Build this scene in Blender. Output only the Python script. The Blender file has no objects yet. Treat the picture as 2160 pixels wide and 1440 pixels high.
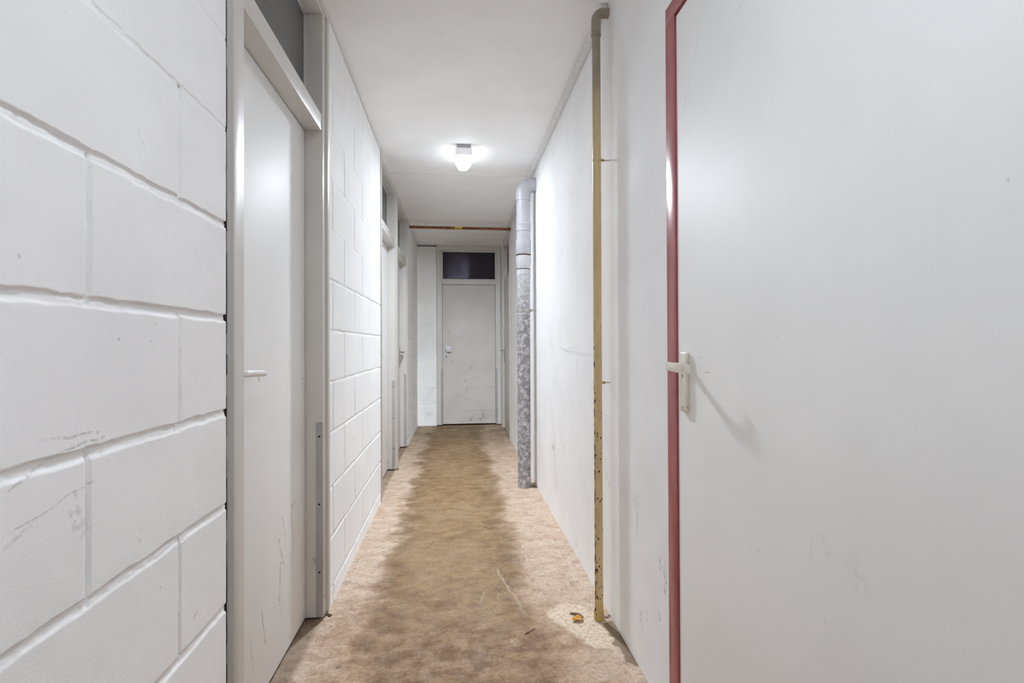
import bpy, bmesh, math, random
import numpy as np
from mathutils import Vector, Matrix

random.seed(7)
S = bpy.context.scene
COL = S.collection
PI = math.pi

# ------------------------------------------------------------------ camera
F_PX, YAW, PITCH, ROLL, CAM_H = 1114.2, 0.1047, 0.007, 0.0041, 1.13
cam_data = bpy.data.cameras.new('camera')
cam_data.sensor_width = 36.0
cam_data.lens = F_PX / 2160.0 * 36.0
cam_data.clip_start = 0.02
cam = bpy.data.objects.new('camera', cam_data)
COL.objects.link(cam)
fwd = Vector((math.sin(YAW) * math.cos(PITCH), math.cos(YAW) * math.cos(PITCH), math.sin(PITCH)))
right = Vector((math.cos(YAW), -math.sin(YAW), 0))
up = right.cross(fwd)
r2 = right * math.cos(ROLL) - up * math.sin(ROLL)
u2 = up * math.cos(ROLL) + right * math.sin(ROLL)
m = Matrix((r2, u2, -fwd)).transposed().to_4x4()
m.translation = Vector((0, 0, CAM_H))
cam.matrix_world = m
S.camera = cam

# ------------------------------------------------------------------ world, exposure
W = bpy.data.worlds.new('world'); S.world = W
W.use_nodes = True
W.node_tree.nodes['Background'].inputs[0].default_value = (0.9, 0.95, 1.0, 1)
W.node_tree.nodes['Background'].inputs[1].default_value = 0.02
S.view_settings.view_transform = 'Standard'
S.view_settings.look = 'None'
S.view_settings.gamma = 1.0
S.view_settings.use_curve_mapping = False
S.view_settings.exposure = 0.04
LAMP = (44.0, 8.9)     # corridor lamp: emission of its diffuser, watts of the tube's soft light
LAMP_FILL = (92.0, 0.0)  # unseen lamp added above the camera to brighten the near surfaces
FILL_Y = 0.15
LAMP_RGB = (0.905, 0.99, 1.105, 1)
S.cycles.max_bounces = 10
S.cycles.diffuse_bounces = 9
S.cycles.glossy_bounces = 3
S.cycles.sample_clamp_indirect = 6.0
S.cycles.use_denoising = True
S.cycles.use_adaptive_sampling = True
S.cycles.adaptive_threshold = 0.15

# ------------------------------------------------------------------ dimensions (metres)
XL, XR, YE, ZC = -0.545, 0.633, 7.522, 2.55
YB = -2.4

# ------------------------------------------------------------------ material helpers
def lin(r, g, b):
    f = lambda c: (c / 255 / 12.92) if c / 255 <= 0.04045 else ((c / 255 + 0.055) / 1.055) ** 2.4
    return (f(r), f(g), f(b), 1)

class NT:
    """small node-tree writer"""
    def __init__(s, name):
        s.m = bpy.data.materials.new(name); s.m.use_nodes = True
        s.t = s.m.node_tree; s.p = s.t.nodes['Principled BSDF']
    def n(s, typ, **kw):
        nd = s.t.nodes.new(typ)
        for k, v in kw.items(): setattr(nd, k, v)
        return nd
    def put(s, sock, v):
        if isinstance(v, bpy.types.NodeSocket): s.t.links.new(v, sock)
        elif v is not None: sock.default_value = v
    def coord(s):
        return s.n('ShaderNodeTexCoord').outputs['Object']
    def mapping(s, vec, scale=(1, 1, 1), loc=(0, 0, 0), rot=(0, 0, 0)):
        a = s.n('ShaderNodeMapping'); s.put(a.inputs[0], vec)
        a.inputs['Scale'].default_value = scale; a.inputs['Location'].default_value = loc
        a.inputs['Rotation'].default_value = rot
        return a.outputs[0]
    def noise(s, vec, scale, detail=4, rough=0.55, dist=0.0):
        a = s.n('ShaderNodeTexNoise'); s.put(a.inputs['Vector'], vec)
        a.inputs['Scale'].default_value = scale; a.inputs['Detail'].default_value = min(detail, 4)
        a.inputs['Roughness'].default_value = rough; a.inputs['Distortion'].default_value = dist
        return a.outputs['Fac']
    def voronoi(s, vec, scale, out='Distance', feature='F1', rand=1.0):
        a = s.n('ShaderNodeTexVoronoi', feature=feature); s.put(a.inputs['Vector'], vec)
        a.inputs['Scale'].default_value = scale; a.inputs['Randomness'].default_value = rand
        return a.outputs[out]
    def math(s, op, a, b=None, c=None):
        nd = s.n('ShaderNodeMath', operation=op)
        s.put(nd.inputs[0], a)
        if b is not None: s.put(nd.inputs[1], b)
        if c is not None: s.put(nd.inputs[2], c)
        return nd.outputs[0]
    def vmath(s, op, a, b=None, out=0):
        nd = s.n('ShaderNodeVectorMath', operation=op)
        s.put(nd.inputs[0], a)
        if b is not None: s.put(nd.inputs[1], b)
        return nd.outputs[out]
    def scalev(s, v, f):
        nd = s.n('ShaderNodeVectorMath', operation='SCALE')
        s.put(nd.inputs[0], v); s.put(nd.inputs['Scale'], f)
        return nd.outputs[0]
    def ramp(s, v, a, b, lo=0.0, hi=1.0, smooth=True):
        nd = s.n('ShaderNodeMapRange', interpolation_type='SMOOTHSTEP' if smooth else 'LINEAR')
        s.put(nd.inputs[0], v)
        nd.inputs[1].default_value = a; nd.inputs[2].default_value = b
        nd.inputs[3].default_value = lo; nd.inputs[4].default_value = hi
        return nd.outputs[0]
    def mix(s, f, a, b):
        nd = s.n('ShaderNodeMix', data_type='RGBA')
        s.put(nd.inputs[0], f); s.put(nd.inputs[6], a); s.put(nd.inputs[7], b)
        return nd.outputs[2]
    def xyz(s, vec):
        nd = s.n('ShaderNodeSeparateXYZ'); s.put(nd.inputs[0], vec); return nd.outputs
    def comb(s, x, y, z):
        nd = s.n('ShaderNodeCombineXYZ')
        s.put(nd.inputs[0], x); s.put(nd.inputs[1], y); s.put(nd.inputs[2], z)
        return nd.outputs[0]
    def bump(s, h, strength=0.3, dist=0.002, normal=None):
        nd = s.n('ShaderNodeBump'); s.put(nd.inputs['Height'], h)
        nd.inputs['Strength'].default_value = strength; nd.inputs['Distance'].default_value = dist
        if normal is not None: s.put(nd.inputs['Normal'], normal)
        return nd.outputs[0]
    def seg(s, vec, A, B, w0, w1):
        """mask of a stroke from A to B (3-D), full inside w0, gone outside w1"""
        A, B = Vector(A), Vector(B); ba = B - A
        pa = s.vmath('SUBTRACT', vec, tuple(A))
        h = s.vmath('DOT_PRODUCT', pa, tuple(ba / max(ba.dot(ba), 1e-9)), out=1)
        nd = s.n('ShaderNodeClamp'); s.put(nd.inputs[0], h)
        q = s.vmath('SUBTRACT', pa, s.scalev(tuple(ba), nd.outputs[0]))
        return s.ramp(s.vmath('LENGTH', q, out=1), w0, w1, 1.0, 0.0)
    def set(s, **kw):
        for k, v in kw.items(): s.put(s.p.inputs[k.replace('_', ' ')], v)
        return s.m

def strokes(t, col, vec, marks, flat, warp=0.01):
    """scratches and scuffs listed as (A, B, width, colour, opacity); flat = index of the axis to ignore"""
    x, y, z = t.xyz(vec)
    c = [x, y, z]; c[flat] = 0.0
    v = t.comb(*c)
    wn = t.n('ShaderNodeTexNoise'); t.put(wn.inputs['Vector'], vec); wn.inputs['Scale'].default_value = 26; wn.inputs['Detail'].default_value = 0
    v = t.vmath('ADD', v, t.scalev(t.vmath('SUBTRACT', wn.outputs['Color'], (0.5, 0.5, 0.5)), warp))
    x, y, z = t.xyz(v); c = [x, y, z]; c[flat] = 0.0
    v = t.comb(*c)
    br = t.ramp(t.noise(vec, 90, 2, 0.7), 0.34, 0.66)
    for A, B, w, colr, op in marks:
        A = list(A); B = list(B); A[flat] = B[flat] = 0
        mk = t.seg(v, A, B, w * 0.4, w)
        mk = t.math('MULTIPLY', t.math('MULTIPLY', mk, br), op)
        col = t.mix(mk, col, colr)
    return col

def paint(name, rgb, rough=0.5, grain=(220, 0.12, 0.001), patch=0.04, scuff=0.0, scuff_z=(0.0, 1.2),
          stretch=(1, 1, 1), speck=0.0, marks=None, flat=0, brushed=None, spec=0.5, scuff_rgb=(90, 82, 78), gloss_var=0.08):
    t = NT(name); co = t.coord()
    base = lin(*rgb)
    dark = tuple(c * (1 - patch * 2.2) for c in base[:3]) + (1,)
    col = t.mix(t.ramp(t.noise(co, 3.1, 3), 0.35, 0.7), base, dark)
    if scuff > 0:
        z = t.xyz(co)[2]
        hm = t.ramp(z, scuff_z[0], scuff_z[1], 1.0, 0.12)
        n1 = t.ramp(t.noise(t.mapping(co, stretch), 14, 3, 0.62, 0.6), 0.60, 0.70)
        n2 = t.ramp(t.noise(co, 3.7, 1), 0.48, 0.64)
        n3 = t.ramp(t.noise(co, 90, 1), 0.42, 0.60)
        mk = t.math('MULTIPLY', t.math('MULTIPLY', n1, n2), t.math('MULTIPLY', n3, hm))
        col = t.mix(t.math('MULTIPLY', mk, scuff), col, lin(*scuff_rgb))
        haze = t.ramp(t.noise(t.mapping(co, stretch), 5, 2), 0.5, 0.75)
        col = t.mix(t.math('MULTIPLY', t.math('MULTIPLY', haze, hm), 0.10 * scuff), col, lin(*scuff_rgb))
    if speck > 0:
        vd = t.voronoi(co, 22)
        sk = t.ramp(vd, 0.035, 0.06, 1, 0)
        sk = t.math('MULTIPLY', sk, t.ramp(t.noise(co, 9, 2), 0.52, 0.56))
        col = t.mix(t.math('MULTIPLY', sk, speck), col, lin(*scuff_rgb))
    if marks: col = strokes(t, col, co, marks, flat)
    nr = t.bump(t.noise(co, grain[0], 1, 0.6), grain[1], grain[2])
    if brushed:
        nr = t.bump(t.noise(t.mapping(co, brushed[0]), 60, 3), brushed[1], 0.001, nr)
    rg = t.ramp(t.noise(co, 7, 2), 0.3, 0.7, max(rough - gloss_var, 0.03), rough + gloss_var) if gloss_var > 0.03 else rough
    return t.set(Base_Color=col, Roughness=rg, Normal=nr, Specular_IOR_Level=spec)

def plain(name, rgb, rough=0.5, metal=0.0, bump=0.1, scale=150):
    t = NT(name); co = t.coord()
    b = lin(*rgb)
    col = t.mix(t.ramp(t.noise(co, 40, 4), 0.35, 0.7), b, tuple(c * 0.88 for c in b[:3]) + (1,))
    return t.set(Base_Color=col, Roughness=rough, Metallic=metal, Normal=t.bump(t.noise(co, scale, 3), bump, 0.001))

# ------------------------------------------------------------------ mesh helpers
def new_obj(name, me, mat=None, parent=None, smooth=False):
    o = bpy.data.objects.new(name, me); COL.objects.link(o)
    if mat: me.materials.append(mat)
    if parent: o.parent = parent
    if smooth:
        me.polygons.foreach_set('use_smooth', [True] * len(me.polygons))
    return o

class MB:
    """collects shapes into ONE mesh"""
    def __init__(s): s.bm = bmesh.new()
    def box(s, x0, x1, y0, y1, z0, z1, bev=0.0015, seg=2):
        b = bmesh.new()
        bmesh.ops.create_cube(b, size=1)
        bmesh.ops.scale(b, vec=(abs(x1 - x0), abs(y1 - y0), abs(z1 - z0)), verts=b.verts)
        bmesh.ops.translate(b, vec=((x0 + x1) / 2, (y0 + y1) / 2, (z0 + z1) / 2), verts=b.verts)
        if bev: bmesh.ops.bevel(b, geom=b.edges[:], offset=bev, segments=seg, affect='EDGES', profile=0.5)
        s.merge(b); return s
    def merge(s, b):
        me = bpy.data.meshes.new('tmp'); b.to_mesh(me); b.free()
        s.bm.from_mesh(me); bpy.data.meshes.remove(me)
    def tube(s, pts, rad, n=20, cap=True, squash=None):
        """sweep a circle (or ellipse) along pts; rad may be a list"""
        pts = [Vector(p) for p in pts]
        if not isinstance(rad, (list, tuple)): rad = [rad] * len(pts)
        rings = []
        t0 = (pts[1] - pts[0]).normalized()
        ref = Vector((0, 0, 1)) if abs(t0.z) < 0.9 else Vector((0, 1, 0))
        nx = t0.cross(ref).normalized()
        for i, p in enumerate(pts):
            if i == 0: t = t0
            elif i == len(pts) - 1: t = (pts[-1] - pts[-2]).normalized()
            else: t = ((pts[i + 1] - p).normalized() + (p - pts[i - 1]).normalized()).normalized()
            nx = (nx - t * nx.dot(t)).normalized()
            ny = t.cross(nx)
            a, c = (1, 1) if not squash else squash
            rings.append([s.bm.verts.new(p + nx * (rad[i] * a * math.cos(2 * PI * k / n)) + ny * (rad[i] * c * math.sin(2 * PI * k / n))) for k in range(n)])
        for r0, r1 in zip(rings, rings[1:]):
            for k in range(n):
                s.bm.faces.new((r0[k], r0[(k + 1) % n], r1[(k + 1) % n], r1[k]))
        if cap:
            s.bm.faces.new(rings[0][::-1]); s.bm.faces.new(rings[-1])
        return s
    def lathe(s, c, prof, n=36, axis='z', cap=True):
        """prof: (r, h) list turned about an axis through c"""
        rings = []
        for r, h in prof:
            ring = []
            for k in range(n):
                a = 2 * PI * k / n; x, y = r * math.cos(a), r * math.sin(a)
                v = {'z': (x, y, h), 'x': (h, x, y), 'y': (y, h, x)}[axis]
                ring.append(s.bm.verts.new(Vector(c) + Vector(v)))
            rings.append(ring)
        for r0, r1 in zip(rings, rings[1:]):
            for k in range(n):
                s.bm.faces.new((r0[k], r0[(k + 1) % n], r1[(k + 1) % n], r1[k]))
        if cap:
            s.bm.faces.new(rings[0][::-1]); s.bm.faces.new(rings[-1])
        return s
    def prism(s, outline, z0, z1, bev=0.0):
        """outline: (x, y) polygon extruded in z"""
        b = bmesh.new()
        v0 = [b.verts.new((x, y, z0)) for x, y in outline]; v1 = [b.verts.new((x, y, z1)) for x, y in outline]
        b.faces.new(v0[::-1]); b.faces.new(v1)
        for i in range(len(outline)):
            j = (i + 1) % len(outline); b.faces.new((v0[i], v0[j], v1[j], v1[i]))
        if bev: bmesh.ops.bevel(b, geom=b.edges[:], offset=bev, segments=3, affect='EDGES', profile=0.5)
        s.merge(b); return s
    def build(s, name, mat, parent=None, smooth=True, angle=35):
        bmesh.ops.recalc_face_normals(s.bm, faces=s.bm.faces)
        me = bpy.data.meshes.new(name); s.bm.to_mesh(me); s.bm.free()
        o = new_obj(name, me, mat, parent)
        if smooth:
            me.polygons.foreach_set('use_smooth', [True] * len(me.polygons))
            me.set_sharp_from_angle(angle=math.radians(angle))
        return o

def tag(o, label=None, cat=None, group=None, kind=None):
    if label: o['label'] = label
    if cat: o['category'] = cat
    if group: o['group'] = group
    if kind: o['kind'] = kind
    return o

def empty(name, loc, rz=0.0):
    o = bpy.data.objects.new(name, None); COL.objects.link(o)
    o.location = loc; o.rotation_euler = (0, 0, rz); o.empty_display_size = 0.05
    return o

def arc(c, r, a0, a1, n, u, v):
    c, u, v = Vector(c), Vector(u), Vector(v)
    return [c + u * (r * math.cos(a0 + (a1 - a0) * i / n)) + v * (r * math.sin(a0 + (a1 - a0) * i / n)) for i in range(n + 1)]

# ------------------------------------------------------------------ materials
GREY = lin(120, 114, 110); DK = lin(70, 64, 62); WH = lin(245, 245, 245)
left_marks = [
    ((0, 0.93, 1.60), (0, 1.02, 1.575), 0.0016, WH, 0.42), ((0, 0.97, 1.505), (0, 0.99, 1.475), 0.0015, GREY, 0.42),
    ((0, 0.76, 1.005), (0, 0.87, 1.00), 0.0030, DK, 0.36), ((0, 0.80, 0.985), (0, 0.885, 0.99), 0.0026, DK, 0.36),
    ((0, 0.71, 0.955), (0, 0.80, 0.985), 0.0030, GREY, 0.36), ((0, 0.66, 1.09), (0, 0.68, 1.09), 0.0030, DK, 0.42),
    ((0, 0.64, 0.86), (0, 0.74, 0.90), 0.0045, GREY, 0.24), ((0, 0.70, 0.90), (0, 0.86, 0.93), 0.0019, GREY, 0.36),
    ((0, 0.83, 0.40), (0, 0.835, 0.36), 0.0023, DK, 0.48), ((0, 0.645, 0.72), (0, 0.66, 0.722), 0.0037, DK, 0.42),
    ((0, 0.62, 0.68), (0, 0.70, 0.665), 0.0019, GREY, 0.36), ((0, 1.16, 0.56), (0, 1.18, 0.575), 0.0037, GREY, 0.36),
    ((0, 0.72, 1.245), (0, 0.722, 1.243), 0.0030, DK, 0.48), ((0, 0.92, 1.142), (0, 0.922, 1.143), 0.0030, DK, 0.48),
]
M_BLOCK = paint('block wall paint', (245, 245, 244), 0.75, (260, 0.22, 0.0012), 0.02, 0.35, (0.0, 1.6), (1, 1, 0.8), 0.35, left_marks, 0, spec=0.15)
M_BLOCK_END = paint('end block paint', (245, 245, 242), 0.62, (260, 0.22, 0.0012), 0.04, 0.5, (0.0, 1.6), (1, 1, 0.8), 0.5)
right_marks = [
    ((0, 1.70, 1.88), (0, 1.735, 1.90), 0.0022, WH, 0.8), ((0, 1.60, 1.935), (0, 1.575, 1.95), 0.002, WH, 0.8),
    ((0, 1.66, 1.83), (0, 1.64, 1.828), 0.0022, WH, 0.8), ((0, 1.62, 0.28), (0, 1.61, 0.265), 0.006, GREY, 0.9),
    ((0, 2.30, 1.075), (0, 3.0, 1.10), 0.004, GREY, 0.35), ((0, 2.9, 1.085), (0, 3.2, 1.115), 0.006, GREY, 0.35),
    ((0, 2.55, 1.075), (0, 3.1, 1.09), 0.003, GREY, 0.35), ((0, 2.7, 1.12), (0, 3.15, 1.10), 0.003, GREY, 0.3), ((0, 3.0, 0.40), (0, 3.25, 0.62), 0.004, GREY, 0.5),
    ((0, 2.7, 0.50), (0, 2.9, 0.30), 0.004, GREY, 0.4),
]
M_PLASTER = paint('right wall plaster', (245, 245, 245), 0.75, (180, 0.10, 0.001), 0.025, 0.55, (0.0, 1.5), (1, 0.8, 0.5), 0.3, right_marks, 0, spec=0.12)
M_CEIL = paint('ceiling board paint', (249, 249, 248), 0.6, (200, 0.06, 0.001), 0.02, 0.12, (0, 3), (0.4, 2, 1), 0.45)
M_FRAME = paint('frame paint', (212, 209, 203), 0.42, (160, 0.04, 0.001), 0.02, 1.1, (0.0, 1.1), (1, 1, 0.35), 0.6)
M_FRAME_END = paint('end frame paint', (212, 209, 203), 0.42, (160, 0.04, 0.001), 0.02, 0.4, (0.0, 1.1), (1, 1, 0.35), 0.4)
door_marks = [
    ((0.60, 0, 0.52), (0.64, 0, 0.42), 0.006, GREY, 0.5), ((0.70, 0, 0.50), (0.73, 0, 0.36), 0.004, GREY, 0.6),
    ((0.70, 0, 0.52), (0.76, 0, 0.535), 0.0035, DK, 0.6), ((0.58, 0, 0.36), (0.57, 0, 0.24), 0.012, GREY, 0.5),
    ((0.40, 0, 0.28), (0.43, 0, 0.16), 0.004, DK, 0.6), ((0.56, 0, 0.45), (0.62, 0, 0.33), 0.010, GREY, 0.4),
    ((0.30, 0, 0.26), (0.33, 0, 0.14), 0.005, GREY, 0.5), ((0.55, 0, 0.26), (0.60, 0, 0.17), 0.004, DK, 0.4),
    ((0.84, 0, 1.00), (0.86, 0, 1.00), 0.003, DK, 0.9), ((0.37, 0, 1.04), (0.375, 0, 1.02), 0.004, GREY, 0.9),
]
door_marks = [((a[0] - 0.07, 0, a[2]), (c[0] - 0.07, 0, c[2]), w_, k_, o_) for a, c, w_, k_, o_ in door_marks]
M_LEAF = paint('door leaf paint', (241, 241, 239), 0.50, (120, 0.05, 0.001), 0.012, 0.22, (0.1, 1.0), (1.4, 1, 0.35), 0.3, door_marks, 1, spec=0.09, gloss_var=0.01)
end_marks = [
    ((0.44, 0, 0.215), (0.74, 0, 0.19), 0.006, GREY, 0.55), ((0.30, 0, 0.20), (0.42, 0, 0.19), 0.010, GREY, 0.4),
    ((0.30, 0, 0.37), (0.52, 0, 0.33), 0.014, GREY, 0.22), ((0.20, 0, 0.40), (0.40, 0, 0.36), 0.008, lin(150, 130, 128), 0.3),
    ((0.33, 0, 1.12), (0.31, 0, 0.98), 0.014, GREY, 0.14), ((0.40, 0, 0.82), (0.405, 0, 0.80), 0.012, GREY, 0.7),
    ((0.60, 0, 0.55), (0.74, 0, 0.52), 0.012, GREY, 0.4), ((0.075, 0, 1.33), (0.10, 0, 1.30), 0.008, GREY, 0.6),
    ((0.36, 0, 0.60), (0.33, 0, 0.47), 0.01, GREY, 0.35), ((0.068, 0, 0.99), (0.076, 0, 0.985), 0.005, DK, 0.9),
    ((0.066, 0, 0.955), (0.08, 0, 0.957), 0.005, DK, 0.9),
]
M_LEAF_END = paint('end door leaf paint', (214, 209, 203), 0.5, (120, 0.05, 0.001), 0.03, 1.0, (0.1, 1.4), (0.6, 1, 1.0), 0.6, end_marks, 1)
M_LEAF_SIDE = paint('side door leaf paint', (212, 206, 200), 0.5, (120, 0.05, 0.001), 0.03, 0.4, (0.1, 1.0))
red_door_marks = [
    ((0.157, 0, 1.012), (0.157, 0, 1.005), 0.003, DK, 0.9), ((0.145, 0, 1.012), (0.145, 0, 1.009), 0.002, DK, 0.8),
    ((0.13, 0, 1.10), (0.122, 0, 1.093), 0.002, GREY, 0.6), ((0.035, 0, 1.77), (0.13, 0, 1.93), 0.0014, GREY, 0.45),
    ((0.32, 0, 1.88), (0.45, 0, 1.935), 0.0014, GREY, 0.4), ((0.16, 0, 1.06), (0.185, 0, 1.06), 0.0016, GREY, 0.6),
]
red_door_marks = [((a[0] + 0.011, 0, a[2]), (c[0] + 0.011, 0, c[2]), w_, k_, o_) for a, c, w_, k_, o_ in red_door_marks]
M_LEAF_RED = paint('right door leaf paint', (242, 242, 240), 0.56, (300, 0.05, 0.001), 0.015, 0.10, (0.0, 1.6), (1, 1, 0.5), 0.2,
                   red_door_marks, 1, brushed=((6, 1, 0.35), 0.12), gloss_var=0.015, spec=0.16)
M_BACK = plain('dark gap and backing', (44, 34, 36), 0.9)  # dark colour standing for unlit space behind doors; also fills frame joints
M_BEAD = plain('white joint bead', (238, 238, 238), 0.45)
M_CONDUIT = plain('white trunking plastic', (226, 226, 226), 0.4)
M_PVC = paint('grey drain plastic', (186, 185, 190), 0.32, (90, 0.03, 0.001), 0.04, 0.2, (1.5, 2.4))
M_COUP = paint('pale coupling plastic', (206, 206, 208), 0.45, (60, 0.10, 0.002), 0.10, 0.9, (1.6, 2.2), (1, 1, 1), 0.0, scuff_rgb=(120, 118, 122))
M_RUBBER = plain('brown rubber seal', (88, 60, 48), 0.6)
M_COPPER = None
M_STRIP = paint('kick strip aluminium', (172, 170, 168), 0.42, (200, 0.06, 0.001), 0.08, 0.8, (0.0, 0.9), (1, 1, 0.5), 0.5)
M_SCREW = plain('dark screw', (62, 56, 54), 0.45, 0.6)
M_WHITEH = plain('white lever plastic', (232, 230, 226), 0.28)
M_ALU = plain('polished handle metal', (196, 192, 186), 0.25, 0.85)
M_BLACK = plain('keyhole black', (14, 12, 12), 0.7)
M_KNOB = plain('white knob plate', (222, 218, 226), 0.35)
M_YLAB = plain('yellow sticker', (240, 214, 24), 0.5)
M_INK = plain('black ink', (24, 20, 16), 0.6)
M_DEBRIS = plain('brown debris', (96, 74, 52), 0.95, 0, 0.6, 200)
M_LEAFY = plain('dry orange scrap', (214, 152, 62), 0.7, 0, 0.5, 120)
M_LAMPBODY = plain('lamp end plastic', (214, 214, 216), 0.4)
M_LAMPBASE = plain('lamp base grey', (176, 174, 178), 0.5)

def mk_copper():
    t = NT('weathered copper'); co = t.coord()
    c = t.mix(t.ramp(t.noise(t.mapping(co, (1, 4, 4)), 9, 5), 0.35, 0.7), lin(158, 106, 74), lin(114, 80, 58))
    g = t.math('MULTIPLY', t.ramp(t.noise(co, 6, 3), 0.55, 0.7), 0.35)
    c = t.mix(g, c, lin(120, 104, 70))
    return t.set(Base_Color=c, Metallic=0.75, Roughness=t.ramp(t.noise(co, 30, 3), 0.3, 0.7, 0.3, 0.5))
M_COPPER = mk_copper()

def mk_red():
    t = NT('dark red gloss paint'); co = t.coord()
    c = t.mix(t.ramp(t.noise(co, 8, 4), 0.35, 0.7), lin(174, 92, 94), lin(158, 80, 84))
    z = t.xyz(co)[2]
    ch = t.ramp(t.voronoi(t.mapping(co, (1, 1, 0.55)), 42), 0.10, 0.14, 1, 0)
    ch = t.math('MULTIPLY', ch, t.ramp(t.noise(co, 11, 3), 0.54, 0.58))
    ch = t.math('MULTIPLY', ch, t.ramp(z, 0.3, 1.3, 1.0, 0.25))
    c = t.mix(ch, c, lin(88, 24, 30))
    nr = t.bump(t.noise(t.mapping(co, (3, 3, 0.4)), 60, 3), 0.10, 0.001)
    return t.set(Base_Color=c, Roughness=0.27, Normal=t.bump(ch, -0.3, 0.001, nr))
M_RED = mk_red()

def mk_yellow():
    t = NT('chipped ochre paint'); co = t.coord()
    x, y, z = t.xyz(co)
    och = t.mix(t.ramp(t.noise(t.mapping(co, (1, 1, 0.3)), 18, 4), 0.35, 0.7), lin(212, 188, 142), lin(194, 170, 124))
    grey = t.mix(t.ramp(t.noise(co, 20, 4), 0.35, 0.7), lin(158, 148, 134), lin(144, 132, 116))
    up_ = t.ramp(t.math('ADD', z, t.math('MULTIPLY', t.noise(co, 6, 3), 0.25)), 2.05, 2.48)
    c = t.mix(up_, och, grey)
    low = t.ramp(z, 0.02, 0.12, 1, 0)
    c = t.mix(t.math('MULTIPLY', low, 0.5), c, lin(186, 158, 44))
    vd = t.voronoi(t.mapping(co, (1, 1, 0.62)), 95)
    k = t.ramp(vd, 0.26, 0.32, 1, 0)
    k = t.math('MULTIPLY', k, t.ramp(t.noise(co, 24, 3), 0.50, 0.54))
    dens = t.math('MULTIPLY', t.ramp(z, 1.02, 1.12, 1, 0), t.ramp(t.noise(co, 5, 2), 0.36, 0.46))
    dens = t.math('MAXIMUM', dens, t.math('MULTIPLY', t.ramp(z, 1.3, 1.6, 1, 0), t.ramp(t.noise(co, 7, 2), 0.55, 0.6)))
    k = t.math('MULTIPLY', k, dens)
    edge = t.math('MULTIPLY', t.ramp(x, -0.0165, -0.013, 1, 0), t.ramp(t.noise(t.mapping(co, (1, 1, 0.5)), 60, 3), 0.5, 0.56))
    edge = t.math('MULTIPLY', edge, t.ramp(z, 1.1, 1.3, 1, 0))
    k = t.math('MAXIMUM', k, edge)
    c = t.mix(k, c, lin(66, 34, 20))
    return t.set(Base_Color=c, Roughness=0.38, Normal=t.bump(k, -0.6, 0.001))
M_YELLOW = mk_yellow()

def mk_galv():
    t = NT('spangled galvanised steel'); co = t.coord()
    v1 = t.voronoi(t.vmath('ADD', co, t.scalev(t.mapping(co, (1, 1, 1)), 0.0)), 62, 'Color')
    sep = t.n('ShaderNodeSeparateColor'); t.put(sep.inputs[0], v1)
    n = t.noise(co, 30, 4, 0.6, 1.0)
    f = t.math('ADD', t.math('MULTIPLY', sep.outputs[0], 0.6), t.math('MULTIPLY', n, 0.7))
    wn = t.ramp(t.noise(co, 62, 3, 0.6, 0.9), 0.53, 0.59)
    c = t.mix(t.ramp(f, 0.35, 1.0), lin(146, 144, 148), lin(190, 188, 190))
    c = t.mix(t.math('MULTIPLY', wn, 0.85), c, lin(222, 222, 222))
    z = t.xyz(co)[2]
    dk = t.math('MULTIPLY', t.ramp(t.noise(co, 22, 4), 0.42, 0.58), t.ramp(z, 1.75, 1.2))
    c = t.mix(t.math('MULTIPLY', dk, 0.7), c, lin(120, 114, 116))
    top = t.ramp(z, 1.35, 1.75)
    c = t.mix(t.math('MULTIPLY', top, 0.4), c, lin(214, 214, 214))
    return t.set(Base_Color=c, Metallic=0.0, Roughness=t.ramp(f, 0.4, 1.0, 0.55, 0.38))
M_GALV = mk_galv()

def mk_glass(name, tint, film, pitch, rough, ribs=(0.5, 0.5)):
    t = NT(name); co = t.coord()
    x, y, z = t.xyz(co)
    k = 2 * PI / pitch
    sx = t.math('SINE', t.math('MULTIPLY', x, k)); sz = t.math('SINE', t.math('MULTIPLY', z, k))
    h = t.math('ADD', t.math('MULTIPLY', sx, ribs[0]), t.math('MULTIPLY', sz, ribs[1]))
    nr = t.bump(h, 1.0, pitch * 0.05)
    kw = dict(Base_Color=tint, Roughness=rough, Normal=nr, Transmission_Weight=0.35, IOR=1.5)
    if film:
        kw['Thin_Film_Thickness'] = t.ramp(t.noise(t.mapping(co, (4, 1, 3)), 3.2, 2), 0.3, 0.7, film - 80, film + 80)
        kw['Thin_Film_IOR'] = 1.45; kw['Specular_Tint'] = (0.88, 0.8, 1.0, 1)
        kw['Specular_IOR_Level'] = 0.4
    return t.set(**kw)
M_GLASS = mk_glass('patterned grey glass', lin(120, 120, 120), 0, 0.013, 0.12)
M_GLASS_END = mk_glass('patterned dark glass', lin(40, 36, 46), 420, 0.0155, 0.05, (0.03, 0.55))
M_GLASS_SIDE = mk_glass('beige pane', lin(150, 138, 118), 0, 0.013, 0.3)

def mk_emit(name, strength):
    t = NT(name)
    return t.set(Base_Color=lin(250, 250, 250), Emission_Color=LAMP_RGB, Emission_Strength=strength, Roughness=0.4)

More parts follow.
